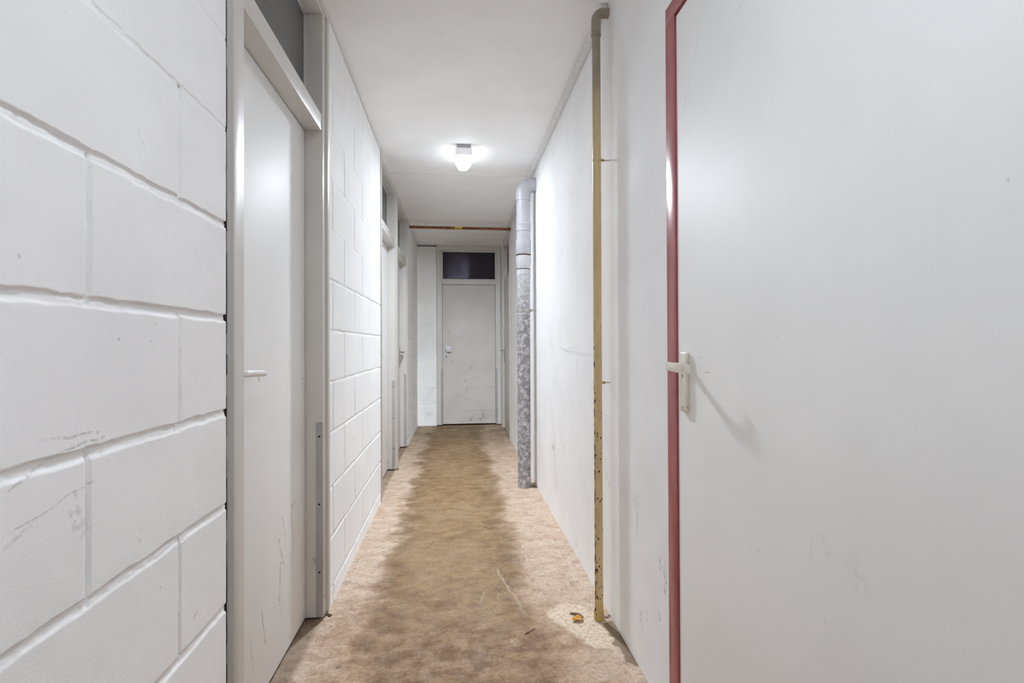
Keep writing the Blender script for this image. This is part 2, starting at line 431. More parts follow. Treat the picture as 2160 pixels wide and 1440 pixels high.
def mk_floor():
    t = NT('worn stained concrete'); co = t.coord()
    x, y, z = t.xyz(co)
    n_big = t.noise(t.mapping(co, (1.0, 0.6, 1)), 2.2, 5, 0.6)
    n_str = t.noise(t.mapping(co, (1.0, 1.5, 1)), 9.0, 8, 0.68, 0.3)
    n_fine = t.noise(co, 70, 6, 0.7)
    n_mid = t.noise(co, 16, 6, 0.65)
    pink = t.mix(t.ramp(n_str, 0.32, 0.72), lin(240, 216, 194), lin(214, 182, 152))
    pink = t.mix(t.math('MULTIPLY', t.ramp(n_mid, 0.52, 0.68), 0.55), pink, lin(176, 150, 126))
    och = t.mix(t.ramp(n_str, 0.30, 0.70), lin(204, 168, 116), lin(160, 122, 76))
    och = t.mix(t.math('MULTIPLY', t.ramp(n_big, 0.42, 0.66), 0.55), och, lin(208, 180, 138))
    # worn walking track along the corridor's middle
    wob = t.math('MULTIPLY', t.math('SUBTRACT', t.noise(co, 2.4, 10, 0.68), 0.5), 0.40)
    wob = t.math('ADD', wob, t.math('MULTIPLY', t.math('SUBTRACT', n_str, 0.5), 0.12))
    xx = t.math('ADD', x, wob)
    ax = t.math('ABSOLUTE', t.math('SUBTRACT', xx, -0.02))
    track = t.ramp(ax, 0.26, 0.42, 1, 0)
    far = t.ramp(y, 4.4, 6.6, 0.0, 0.55)
    track = t.math('MAXIMUM', track, t.math('MULTIPLY', far, t.ramp(n_big, 0.3, 0.6)))
    c = t.mix(track, pink, och)
    # darker edges of the track
    e1 = t.ramp(t.math('ABSOLUTE', t.math('SUBTRACT', xx, -0.31)), 0.02, 0.12, 1, 0)
    e2 = t.ramp(t.math('ABSOLUTE', t.math('SUBTRACT', xx, 0.25)), 0.02, 0.13, 1, 0)
    ed = t.math('MULTIPLY', t.math('MAXIMUM', e1, e2), t.ramp(t.noise(co, 7, 10, 0.7), 0.38, 0.6))
    c = t.mix(t.math('MULTIPLY', ed, 0.52), c, lin(126, 94, 50))
    nb = t.math('MULTIPLY', t.ramp(y, 1.9, 2.7, 1, 0), t.ramp(ax, 0.35, 0.6, 0.75, 0.1))
    c = t.mix(nb, c, t.mix(t.ramp(n_str, 0.32, 0.7), lin(214, 172, 126), lin(158, 114, 72)))
    # dark blotches near the camera and at the far end
    near = t.math('MULTIPLY', t.ramp(y, 1.9, 2.5, 1, 0), t.ramp(t.noise(co, 8, 10, 0.72), 0.44, 0.62))
    near = t.math('MULTIPLY', near, t.ramp(ax, 0.3, 0.5, 1, 0.15))
    c = t.mix(t.math('MULTIPLY', near, 0.5), c, lin(128, 90, 52))
    fd = t.math('MULTIPLY', t.ramp(y, 5.6, 7.3), t.ramp(t.noise(t.mapping(co, (1, 1.4, 1)), 3.4, 6, 0.6), 0.34, 0.62))
    c = t.mix(t.math('MULTIPLY', fd, 0.6), c, lin(118, 96, 68))
    # fine grain
    c = t.mix(t.math('MULTIPLY', t.ramp(n_fine, 0.46, 0.66), 0.42), c, lin(124, 98, 70))
    c = t.mix(t.math('MULTIPLY', t.ramp(n_fine, 0.46, 0.30), 0.22), c, lin(232, 218, 200))
    g2 = t.noise(co, 260, 4, 0.75)
    c = t.mix(t.math('MULTIPLY', t.ramp(g2, 0.50, 0.66), 0.40), c, lin(112, 84, 56))
    c = t.mix(t.math('MULTIPLY', t.ramp(g2, 0.44, 0.32), 0.35), c, lin(244, 226, 204))
    # dots and spots
    vd = t.voronoi(co, 15); sp = t.math('MULTIPLY', t.ramp(vd, 0.05, 0.10, 1, 0), t.ramp(t.noise(co, 8, 2), 0.5, 0.56))
    c = t.mix(t.math('MULTIPLY', sp, 0.65), c, lin(110, 84, 58))
    # pale cement patch where the ochre pipe leaves the floor, damp wedge beside it
    wv = t.n('ShaderNodeTexNoise'); t.put(wv.inputs['Vector'], co); wv.inputs['Scale'].default_value = 18
    wc = t.vmath('ADD', co, t.scalev(t.vmath('SUBTRACT', wv.outputs['Color'], (0.5, 0.5, 0.5)), 0.06))
    pa = t.seg(wc, (0.47, 2.19, 0), (0.56, 2.02, 0), 0.075, 0.10)
    pc = t.mix(t.ramp(t.noise(co, 60, 5, 0.7), 0.4, 0.65), lin(252, 232, 206), lin(216, 188, 154))
    c = t.mix(pa, c, pc)
    wet = t.seg(wc, (0.615, 2.08, 0), (0.635, 1.84, 0), 0.025, 0.040)
    c = t.mix(t.math('MULTIPLY', wet, 0.85), c, lin(128, 106, 78))
    # dirt in the door recesses and along the wall foot
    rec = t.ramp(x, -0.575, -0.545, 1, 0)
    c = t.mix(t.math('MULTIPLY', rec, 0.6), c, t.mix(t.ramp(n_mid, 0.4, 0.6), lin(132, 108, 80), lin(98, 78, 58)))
    c = strokes(t, c, co, [
        ((0.24, 2.42, 0), (0.20, 2.66, 0), 0.010, lin(238, 224, 204), 0.71), ((0.262, 2.40, 0), (0.215, 2.68, 0), 0.004, lin(96, 72, 44), 0.60),
        ((0.285, 2.2, 0), (0.25, 2.42, 0), 0.012, lin(228, 208, 180), 0.60), ((0.08, 2.70, 0), (0.21, 2.68, 0), 0.006, lin(232, 218, 196), 0.52),
        ((0.10, 2.32, 0), (0.125, 2.44, 0), 0.007, lin(226, 212, 190), 0.68), ((0.185, 2.34, 0), (0.175, 2.44, 0), 0.006, lin(220, 204, 180), 0.52),
        ((0.27, 2.06, 0), (0.30, 2.09, 0), 0.003, lin(60, 44, 32), 0.68), ((-0.30, 2.33, 0), (-0.22, 2.35, 0), 0.005, lin(238, 228, 214), 0.60),
        ((-0.32, 2.31, 0), (-0.31, 2.31, 0), 0.008, lin(80, 62, 44), 0.68), ((-0.42, 1.92, 0), (-0.41, 1.92, 0), 0.013, lin(92, 72, 58), 0.68),
        ((-0.17, 2.98, 0), (-0.13, 3.08, 0), 0.006, lin(112, 88, 60), 0.52), ((0.22, 1.98, 0), (0.21, 2.02, 0), 0.010, lin(232, 214, 188), 0.52),
        ((-0.03, 3.55, 0), (-0.01, 3.55, 0), 0.014, lin(96, 76, 56), 0.60), ((0.30, 1.75, 0), (0.33, 1.74, 0), 0.02, lin(96, 74, 50), 0.52),
        ((0.36, 1.72, 0), (0.40, 1.72, 0), 0.02, lin(112, 84, 58), 0.45), ((-0.35, 3.86, 0), (-0.31, 3.90, 0), 0.012, lin(240, 232, 222), 0.52),
        ((0.2, 5.0, 0), (0.40, 5.02, 0), 0.02, lin(232, 216, 196), 0.38), ((-0.25, 5.3, 0), (0.05, 5.35, 0), 0.03, lin(126, 100, 66), 0.38),
    ], 2, 0.02)
    c = t.scalev(c, t.ramp(track, 0, 1, 0.67, 0.54))
    nr = t.bump(n_fine, 0.25, 0.002, t.bump(n_mid, 0.3, 0.004))
    return t.set(Base_Color=c, Roughness=t.ramp(n_mid, 0.3, 0.7, 0.62, 0.85), Normal=nr)
M_FLOOR = mk_floor()

# ------------------------------------------------------------------ block masonry as a relief
def vnoise(u, v, seed):
    iu, iv = np.floor(u).astype(np.int64), np.floor(v).astype(np.int64)
    fu, fv = u - iu, v - iv
    fu, fv = fu * fu * (3 - 2 * fu), fv * fv * (3 - 2 * fv)
    def h(a, b):
        n = (a * 374761393 + b * 668265263 + seed * 974711) & 0x7fffffff
        n = ((n ^ (n >> 13)) * 1274126177) & 0x7fffffff
        return ((n ^ (n >> 16)) & 0xffff) / 65535.0
    return (h(iu, iv) * (1 - fu) + h(iu + 1, iv) * fu) * (1 - fv) + (h(iu, iv + 1) * (1 - fu) + h(iu + 1, iv + 1) * fu) * fv

def fnoise(u, v, seed, o=3):
    r, a, t = 0, 1.0, 0
    for i in range(o):
        r = r + a * vnoise(u * 2 ** i, v * 2 ** i, seed + i * 17); t += a; a *= 0.5
    return r / t - 0.5

ZJ = [0.078, 0.295, 0.512, 0.751, 0.972, 1.196, 1.418, 1.645, 1.86, 2.075, 2.30]

def grid_axis(a, b, coarse, fine, marks, half):
    pts = list(np.arange(a, b, coarse)) + [b]
    for mk in marks:
        if a - half < mk < b + half: pts += list(np.arange(max(a, mk - half), min(b, mk + half), fine))
    pts = np.unique(np.round(np.array(pts), 4))
    keep = [pts[0]]
    for p in pts[1:-1]:
        if p - keep[-1] > fine * 0.7 and b - p > fine * 0.7: keep.append(p)
    return np.array(keep + [pts[-1]])

def block_relief(a, b, z1, vjoint, coarse, fine, seed, depth=0.009, hw=0.0095, rough=0.0004):
    """heights into the wall over (s, z); vjoint(row) -> list of upright joints in that course"""
    allv = sorted({round(j, 4) for r in range(len(ZJ) + 1) for j in vjoint(r)})
    sa = grid_axis(a, b, coarse, fine, allv, 0.016)
    za = grid_axis(0.0, z1, coarse, fine, ZJ, 0.02)
    s, z = np.meshgrid(sa, za)
    d = rough * 2 * fnoise(s * 45, z * 45, seed, 3) + 0.0007 * 2 * fnoise(s * 3, z * 3, seed + 5, 2)
    jag = 0.007 * fnoise(s * 34, z * 34, seed + 9, 4)
    rows = np.searchsorted(np.array(ZJ), za)
    rng = np.random.RandomState(seed)
    jd = np.zeros_like(s)
    for i, zj in enumerate(ZJ):
        k = depth * (0.35 if zj > 1.55 else 1.0) * rng.uniform(0.75, 1.2)
        w = hw * (0.7 if zj > 1.55 else 1.0)
        vary = 0.72 + 0.9 * (fnoise(s * 5 + i * 7, z * 0 + i, seed + 31, 2))
        tt = (z + jag - (zj - w)) / (2 * w)
        prof = np.where((tt > 0) & (tt < 1), np.clip(tt * 5.0, 0, 1) * (0.55 + 0.65 * np.clip(tt, 0, 1) ** 3) * np.clip((1 - tt) * 9, 0, 1), 0)
        jd = np.maximum(jd, k * vary * prof)
    for r in range(len(ZJ) + 1):
        zl = ZJ[r - 1] if r > 0 else -1; zh = ZJ[r] if r < len(ZJ) else 9
        inrow = (z > zl - 0.004) & (z < zh + 0.004)
        for j in vjoint(r):
            k = depth * rng.uniform(0.9, 1.4)
            w = 0.0058
            vary = 0.75 + 0.9 * fnoise(z * 6 + j * 13, z * 0 + r, seed + 77, 2)
            tt = (s + jag * 0.6 - (j - w)) / (2 * w)
            prof = np.where((tt > 0) & (tt < 1), np.clip(tt * 4, 0, 1) * np.clip((1 - tt) * 7, 0, 1), 0)
            jd = np.where(inrow, np.maximum(jd, k * vary * prof), jd)
    jd += np.where(jd > 0.0008, 0.0038 * fnoise(s * 150, z * 150, seed + 51, 3), 0)
    return sa, za, d + jd

def relief_mesh(parts, thick=0.10):
    """parts: (sa, za, depth, place(s, z, d)) -> one mesh with closed edges"""
    V, Fc, off = [], [], 0
    for sa, za, d, place in parts:
        ns, nz = len(sa), len(za)
        s, z = np.meshgrid(sa, za)
        front = place(s.ravel(), z.ravel(), d.ravel())
        back = place(s.ravel(), z.ravel(), np.full(d.size, thick))
        V.append(front)
        idx = np.arange(ns * nz).reshape(nz, ns) + off
        q = np.stack([idx[:-1, :-1], idx[:-1, 1:], idx[1:, 1:], idx[1:, :-1]], -1).reshape(-1, 4)
        Fc.append(q)
        off += ns * nz
        ring = np.concatenate([idx[0, :], idx[1:, -1], idx[-1, :-1][::-1], idx[1:-1, 0][::-1]])
        V.append(front[ring - idx[0, 0]]); V.append(back[ring - idx[0, 0]])
        n = len(ring); r0 = np.arange(n) + off; r1 = r0 + n
        Fc.append(np.stack([r0, r1, np.roll(r1, -1), np.roll(r0, -1)], -1))
        off += 2 * n
    V = np.concatenate(V); Fc = np.concatenate(Fc)
    me = bpy.data.meshes.new('relief')
    me.vertices.add(len(V)); me.vertices.foreach_set('co', V.astype(np.float32).ravel())
    me.loops.add(Fc.size); me.loops.foreach_set('vertex_index', Fc.astype(np.int32).ravel())
    me.polygons.add(len(Fc)); me.polygons.foreach_set('loop_start', (np.arange(len(Fc)) * 4).astype(np.int32))
    me.polygons.foreach_set('use_smooth', np.ones(len(Fc), bool))
    me.update(calc_edges=True); me.validate()
    return me

place_left = lambda s, z, d: np.stack([XL - d, s, z], -1)
place_end = lambda s, z, d: np.stack([s, YE + d, z], -1)

# ------------------------------------------------------------------ THE SETTING
D1A, D1B = 1.441, 2.257          # clear openings of the three left-hand doors
D2A, D2B = 3.995, 4.869
D3A, D3B = 5.052, 5.948
FO = 0.078                       # opening edge to outer edge of the frame bead

def vj_near(r): return [1.108 - 0.26 * k for k in ((0, 2, 4) if r % 2 == 1 else (1, 3, 5))]
def vj_mid(r): return [2.415, 2.918, 3.404] if r % 2 == 0 else [2.660, 3.158, 3.64]
def vj_far(r): return [6.55, 7.05] if r % 2 == 0 else [6.30, 6.80, 7.30]
parts = [
    block_relief(0.30, 1.320, 2.56, lambda r: vj_near(r + 0), 0.006, 0.0022, 3) + (place_left,),
    block_relief(YB, 0.30, 2.56, lambda r: [], 0.05, 0.02, 4) + (place_left,),
    block_relief(D1B + FO + 0.002, D2A - 0.088 - 0.014, 2.537, lambda r: vj_mid(r + 0), 0.009, 0.003, 8, 0.0065, 0.0075) + (place_left,),
    block_relief(D3B + FO + 0.003, YE + 0.02, 2.530, vj_far, 0.012, 0.005, 12, 0.005, 0.007) + (place_left,),
]
wl = new_obj('wall_left', relief_mesh(parts), M_BLOCK)
tag(wl, 'white painted concrete block wall with recessed mortar joints on the left', 'wall', kind='structure')

we = new_obj('wall_end', relief_mesh([block_relief(XL - 0.02, -0.278, 2.525, lambda r: [-0.462] if r % 2 else [], 0.008, 0.003, 21, 0.006, 0.007) + (place_end,)]), M_BLOCK_END)
tag(we, 'narrow strip of white block wall left of the far end door', 'wall', kind='structure')

RD0, RD1 = 6.30, 7.10            # the flush side door near the corridor's end (Y range)
RF0, RF1 = 1.532, 1.468          # far jamb of the red frame
b = MB()
b.box(XR, XR + 0.12, RF0 - 0.004, RD0 - 0.048, -0.0, 2.62, 0.002)
b.box(XR, XR + 0.12, YB, RF0 - 0.004, 2.134, 2.62, 0.0)
b.box(XR, XR + 0.12, YB, 0.36, 0, 2.134, 0.0)
b.box(XR, XR + 0.12, RD1 + 0.048, YE + 0.14, 0, 2.62, 0.001)
tag(b.build('wall_right', M_PLASTER, smooth=False), 'smooth white plastered wall on the right, scuffed at hip height', 'wall', kind='structure')
b = MB(); b.box(-0.9, 0.9, YB - 0.1, YB, 0, 2.7, 0)  # out of view, put here to bounce light forward
tag(b.build('wall_back', M_PLASTER, smooth=False), 'unseen white wall closing the corridor behind the camera, added to bounce light', 'wall', kind='structure')

b = MB()
b.box(-0.75, 0.95, 2.131, YE + 0.14, ZC, ZC + 0.16, 0.0)
b.box(-0.75, 0.95, YB - 0.1, 2.131, 2.605, ZC + 0.16, 0.0)
b.box(XL - 0.05, XR, 6.13, 6.645, ZC - 0.010, ZC + 0.01, 0.003)
tag(b.build('ceiling', M_CEIL, smooth=False), 'flat white board ceiling', 'ceiling', kind='structure')

b = MB(); b.box(-0.80, 0.95, YB - 0.1, YE + 0.14, -0.12, 0.0, 0)
tag(b.build('floor', M_FLOOR, smooth=False), 'worn concrete floor, ochre walking track between pinkish edges', 'floor', kind='structure')

b = MB(); b.box(XL, XR - 0.03, 4.390, 4.404, ZC - 0.0035, ZC + 0.002, 0.001)
tag(b.build('trim_1', M_BEAD), 'thin white bead across the ceiling joint just behind the lamp', 'trim', kind='structure')
b = MB(); b.box(XL, XR, 6.640, 6.650, ZC - 0.013, ZC + 0.002, 0.001)
tag(b.build('trim_2', M_BEAD), 'thin pale bead across the ceiling joint beyond the copper pipe', 'trim', kind='structure')

# square white trunking in the corner of right wall and ceiling
t = empty('cable_trunking', (XR - 0.016, 2.14, ZC - 0.03))
b = MB(); b.box(-0.016, 0.0155, 0.0, 3.93, 0.0, 0.029, 0.003, 3); b.build('channel', M_CONDUIT, t)
b = MB(); b.tube([(0.0, 3.925, 0.012), (-0.004, 3.97, 0.010), (-0.014, 3.995, 0.004), (-0.028, 4.005, -0.012), (-0.03, 4.005, -0.024)], 0.006, 12)
b.build('cable_end', M_CONDUIT, t)
tag(t, 'white square cable trunking along the corner of right wall and ceiling', 'cable trunking')

# ------------------------------------------------------------------ doors
def lever(parent, x, z, y_leaf, d, mat, out=0.047, length=0.15, r=0.009, plate=None):
    """lever handle on a leaf; local y grows INTO the wall, d = direction of the grip along x"""
    y = y_leaf - out
    path = [Vector((x, y_leaf + 0.002, z)), Vector((x, y + 0.022, z))]
    path += arc((x + d * 0.02, y + 0.02, z), 0.02, PI, PI * 1.5, 8, (d, 0, 0), (0, 1, 0))
    L = length - 0.02
    path += [Vector((x + d * (0.02 + L * k), y + 0.001, z - 0.006 * k)) for k in (0.3, 0.6, 0.9, 0.96, 1.0)]
    rr = [r] * (len(path) - 3) + [r, r * 0.8, r * 0.35]
    b = MB(); b.tube(path, rr, 18, True, (1.0, 1.0))
    h = b.build('door_handle', mat, parent, angle=60)
    b = MB()
    if plate:
        b.box(x - 0.019, x + 0.019, y_leaf - 0.008, y_leaf, z - 0.165, z + 0.055, 0.003, 3)
        b.build('lock_plate', plate, parent)
    else:
        b.lathe((x, y_leaf, z), [(0.024, -0.009), (0.026, -0.006), (0.026, 0.0)], 28, 'y'); b.build('rosette', mat, parent)
    return h

def kick_strip(parent, x, y0, y1, sgn, zs, h=0.815):
    b = MB(); b.box(x, x + sgn * 0.003, y0, y1, 0.014, h, 0.0006)
    k = b.build('kick_strip', M_STRIP, parent)
    k['label'] = 'grey aluminium kick strip'
    for z in zs:
        b = MB(); b.lathe((x + sgn * 0.003, (y0 + y1) / 2, z), [(0.0045, -0.001), (0.0045, 0.0006 * sgn), (0.002, 0.0012 * sgn)], 14, 'x')
        b.build('screw', M_SCREW, k)

def kick_front(parent, x0, x1, y, zs):
    b = MB(); b.box(x0, x1, y - 0.003, y, 0.014, 0.80, 0.0006)
    k = b.build('kick_strip', M_STRIP, parent); k['label'] = 'grey aluminium kick strip'
    for z in zs:
        b = MB(); b.lathe(((x0 + x1) / 2, y - 0.003, z), [(0.0045, 0.001), (0.0045, -0.0006), (0.002, -0.0012)], 14, 'y')
        b.build('screw', M_SCREW, k)

def door_unit(name, loc, rz, w, label, m_frame, m_leaf, m_glass, leaf_y, glass_y, zt=(2.022, 2.09, 2.507), top=ZC,
              side=(0.090, 0.080), front=0.005, bead=(-0.005, 0.078, 0.045), depth=0.125, leaf_z0=0.014, seal=0.0):
    """frame with transom light; local x along the wall, y into the wall"""
    e = empty(name, loc, rz)
    tag(e, label, 'door', kind='structure')
    z0, z1, z2 = zt
    bf, bo, bi = bead
    bn = side[0] - 0.002                 # outer edge of the bead on the near side
    hb = min(bi, 0.014)                  # bead over the head
    b = MB()
    for xa, xb in ((-side[0], 0.0), (w, w + side[1])):
        b.box(xa, xb, front, depth, 0.012, z2 - 0.0002, 0.001)
    b.box(-side[0], w + side[1], front, depth, z2, top - 0.001, 0.001)
    # stops behind leaf and pane
    b.box(0, 0.016, leaf_y + 0.040, depth, 0.012, z0, 0); b.box(w - 0.016, w, leaf_y + 0.040, depth, 0.012, z0, 0)
    f = b.build('door_frame', m_frame, e)
    b = MB()
    b.box(-bn, -bi, bf, front + 0.02, 0.014, z2 + hb - 0.0002, 0.0010, 2)
    b.box(w + bi, w + min(bo, side[1]), bf, front + 0.02, 0.014, z2 + hb - 0.0002, 0.0010, 2)
    b.box(-bn, w + min(bo, side[1]), bf, front + 0.02, z2 + hb, top - 0.001, 0.0010, 2)
    b.build('architrave', m_frame, e)
    if seal:
        b = MB()  # dark strip filling the joint beside the frame
        for k in range(int(top / 0.05)):
            b.box(-bn - seal - 0.004, -bn + 0.001, 0.010 + 0.002 * random.random(), 0.03, k * 0.05 + 0.01, min(k * 0.05 + 0.0601, top - 0.004), 0)
        b.build('gap_seal', M_BACK, e, smooth=False)['label'] = 'dark strip set in the joint beside the frame'
    b = MB(); b.box(0, w, front + 0.004, depth, z0, z2 and z1, 0.002)
    b.build('transom_rail', m_frame, e)
    b = MB(); b.box(0.0, w, glass_y, glass_y + 0.006, z1, z2, 0)
    b.build('pane', m_glass, e, smooth=False)
    g = 0.008
    b = MB()
    for a0, a1, c0, c1 in ((0, g, z1, z2), (w - g, w, z1, z2), (0, w, z1, z1 + g), (0, w, z2 - g, z2)):
        b.box(a0, a1, glass_y - 0.007, glass_y, c0, c1, 0.001)
    b.build('glazing_bead', m_frame, e)
    b = MB(); b.box(0.0035, w - 0.0035, leaf_y, leaf_y + 0.038, leaf_z0, z0 - 0.004, 0.0015)
    leaf = b.build('door_leaf', m_leaf, e)
    b = MB(); b.box(-side[0] - 0.03, w + side[1] + 0.02, depth + 0.02, depth + 0.03, 0.002, top, 0)  # dark sheet painting the shade behind gaps and pane
    b.build('dark_backing', M_BACK, e, smooth=False)['label'] = 'dark sheet standing in for the unlit space behind the door'
    return e, leaf

# three equal doors in the left-hand block wall
W1 = D1B - D1A
d1, leaf1 = door_unit('door_1', (XL, D1A, 0), PI / 2, W1, 'tall off-white door nearest the camera on the left, white lever handle, grey glass above',
                      M_FRAME, M_LEAF, M_GLASS, 0.077, 0.080, seal=0.040)
lever(leaf1, 0.068, 1.054, 0.077, 1, M_WHITEH, 0.047, 0.162, 0.0098)
kick_strip(d1, W1, 0.006, 0.033, -1, (0.757, 0.477, 0.198))
W2 = D2B - D2A
d2, leaf2 = door_unit('door_2', (XL, D2A, 0), PI / 2, W2, 'second white door on the left, beyond the block wall', M_FRAME, M_LEAF, M_GLASS, 0.077, 0.080, seal=0.012)
lever(leaf2, 0.09, 1.054, 0.077, 1, M_WHITEH, 0.047, 0.14, 0.0098)
kick_strip(d2, W2, 0.010, 0.034, -1, (0.757, 0.477, 0.198))
W3 = D3B - D3A
d3, leaf3 = door_unit('door_3', (XL, D3A, 0), PI / 2, W3, 'third white door on the left, next to the copper gas pipe', M_FRAME, M_LEAF, M_GLASS, 0.077, 0.080,)
lever(leaf3, W3 - 0.06, 1.06, 0.077, -1, M_ALU, 0.052, 0.13, 0.009, M_ALU)
kick_strip(d3, W3, 0.010, 0.034, -1, (0.74, 0.477, 0.198))

# end door
EX0, EX1 = -0.197, 0.556
d4, leaf4 = door_unit('door_4', (EX0, YE - 0.02, 0), 0, EX1 - EX0, 'scuffed beige-grey door closing the far end of the corridor, dark glass above',
                      M_FRAME_END, M_LEAF_END, M_GLASS_END, 0.028, 0.026, (1.992, 2.065, 2.460), ZC, (0.078, 0.072), 0.0, (-0.014, 0.075, 0.022), 0.11, 0.02)
b = MB(); b.box(0.032, 0.075, 0.016, 0.028, 0.900, 1.132, 0.003, 3)
lp = b.build('lock_plate', M_KNOB, leaf4)
b = MB(); b.lathe((0.0535, 0.0155, 0.972), [(0.008, 0.0012), (0.008, -0.0006)], 20, 'y'); b.box(0.0505, 0.0565, 0.0148, 0.0165, 0.952, 0.972, 0)
b.build('keyhole', M_BLACK, leaf4)
b = MB(); b.box(0.052, 0.122, -0.034, -0.022, 1.040, 1.118, 0.004, 3); b.box(0.040, 0.075, -0.030, 0.018, 1.062, 1.098, 0.004, 2)
b.build('door_knob', M_KNOB, leaf4)['label'] = 'square white pull knob'
kick_front(d4, -0.024, -0.001, 0.0, (0.72, 0.40, 0.12))
kick_front(d4, EX1 - EX0 + 0.001, EX1 - EX0 + 0.022, 0.0, (0.72, 0.40, 0.12))

# flush door in the right wall at the far end
d5, leaf5 = door_unit('door_5', (XR, RD1, 0), -PI / 2, RD1 - RD0, 'narrow grey-beige side door at the far right, beside the end door',
                      M_FRAME_END, M_LEAF_SIDE, M_GLASS_SIDE, 0.008, 0.052, (1.992, 2.03, 2.44), ZC, (0.045, 0.045), 0.003, (-0.006, 0.043, 0.014), 0.12)
lever(leaf5, 0.05, 1.062, 0.008, 1, M_ALU, 0.050, 0.12, 0.008, M_ALU)

# red-framed door at the right edge
RW = 1.08
e = empty('door_6', (XR, RF1, 0), -PI / 2)
tag(e, 'large off-white door in a dark red frame filling the right side', 'door', kind='structure')
b = MB()
b.box(-0.063, 0.0, -0.003, 0.10, 0.0, 2.0862, 0.0015, 2)
b.box(RW, RW + 0.063, -0.003, 0.10, 0.0, 2.0862, 0.0015, 2)
b.build('jamb', M_RED, e)['label'] = 'dark red door jambs'
b = MB(); b.box(-0.063, RW + 0.063, -0.003, 0.10, 2.0868, 2.137, 0.0015, 2)
b.build('head_rail', M_RED, e)['label'] = 'dark red frame head'
b = MB(); b.box(0, RW, 0.050, 0.10, 2.06, 2.088, 0); b.box(0, 0.02, 0.050, 0.10, 0.0, 2.07, 0); b.box(RW - 0.02, RW, 0.050, 0.10, 0.0, 2.07, 0)
b.build('door_stop', M_RED, e)
b = MB(); b.box(0.0065, RW - 0.0065, 0.001, 0.041, 0.008, 2.078, 0.0015)
leaf6 = b.build('door_leaf', M_LEAF_RED, e)

def mk_brass():
    t = NT('worn champagne metal'); co = t.coord()
    c = t.mix(t.ramp(t.noise(co, 45, 4), 0.4, 0.66), lin(232, 227, 216), lin(220, 212, 194))
    ch = t.ramp(t.noise(co, 130, 3), 0.64, 0.68)
    c = t.mix(t.math('MULTIPLY', ch, 0.5), c, lin(160, 144, 112))
    return t.set(Base_Color=c, Metallic=0.35, Roughness=0.33)
M_CHAMP = mk_brass()
b = MB(); b.box(0.038, 0.079, -0.009, 0.002, 0.944, 1.108, 0.0035, 3)
pl = b.build('lock_plate', M_CHAMP, leaf6); pl['label'] = 'champagne lock plate'
b = MB(); b.lathe((0.0585, -0.0092, 0.955), [(0.0045, 0.001), (0.0045, -0.0006), (0.001, -0.0010)], 16, 'y'); b.build('screw', M_ALU, leaf6)
b = MB(); b.lathe((0.0585, -0.0092, 1.044), [(0.003, 0.001), (0.003, -0.0003)], 12, 'y'); b.box(0.057, 0.060, -0.0095, -0.008, 1.037, 1.044, 0)
b.build('keyhole', M_BLACK, leaf6)
# flat curved lever: neck out of the plate, blade towards the camera
b = MB()
prof = []
b.tube([(0.066, -0.004, 1.071), (0.066, -0.048, 1.071)], 0.0105, 20, True, (1.0, 0.9))
outl = []
N = 14
for i in range(N + 1):
    k = i / N; x = 0.055 + 0.115 * k
    outl.append((x, -0.058 + 0.010 * k - 0.006 * math.sin(PI * k)))
back = [(x, y + 0.0105) for x, y in outl][::-1]
bb = MB(); bb.prism(outl + back, 0, 1, 0.0)
for v in bb.bm.verts:
    k = (v.co.x - 0.055) / 0.115
    v.co.z = (1.071 - 0.005 * k) + (0.0112 + 0.0012 * k) * (1 if v.co.z > 0.5 else -1)
bmesh.ops.recalc_face_normals(bb.bm, faces=bb.bm.faces)
eds = [ed for ed in bb.bm.edges if len(ed.link_faces) == 2 and ed.calc_face_angle(0) > 0.9]
bmesh.ops.bevel(bb.bm, geom=eds, offset=0.002, segments=2, affect='EDGES', profile=0.5)
b.merge(bb.bm)
b.build('door_handle', M_CHAMP, leaf6, angle=40)['label'] = 'flat champagne lever handle'

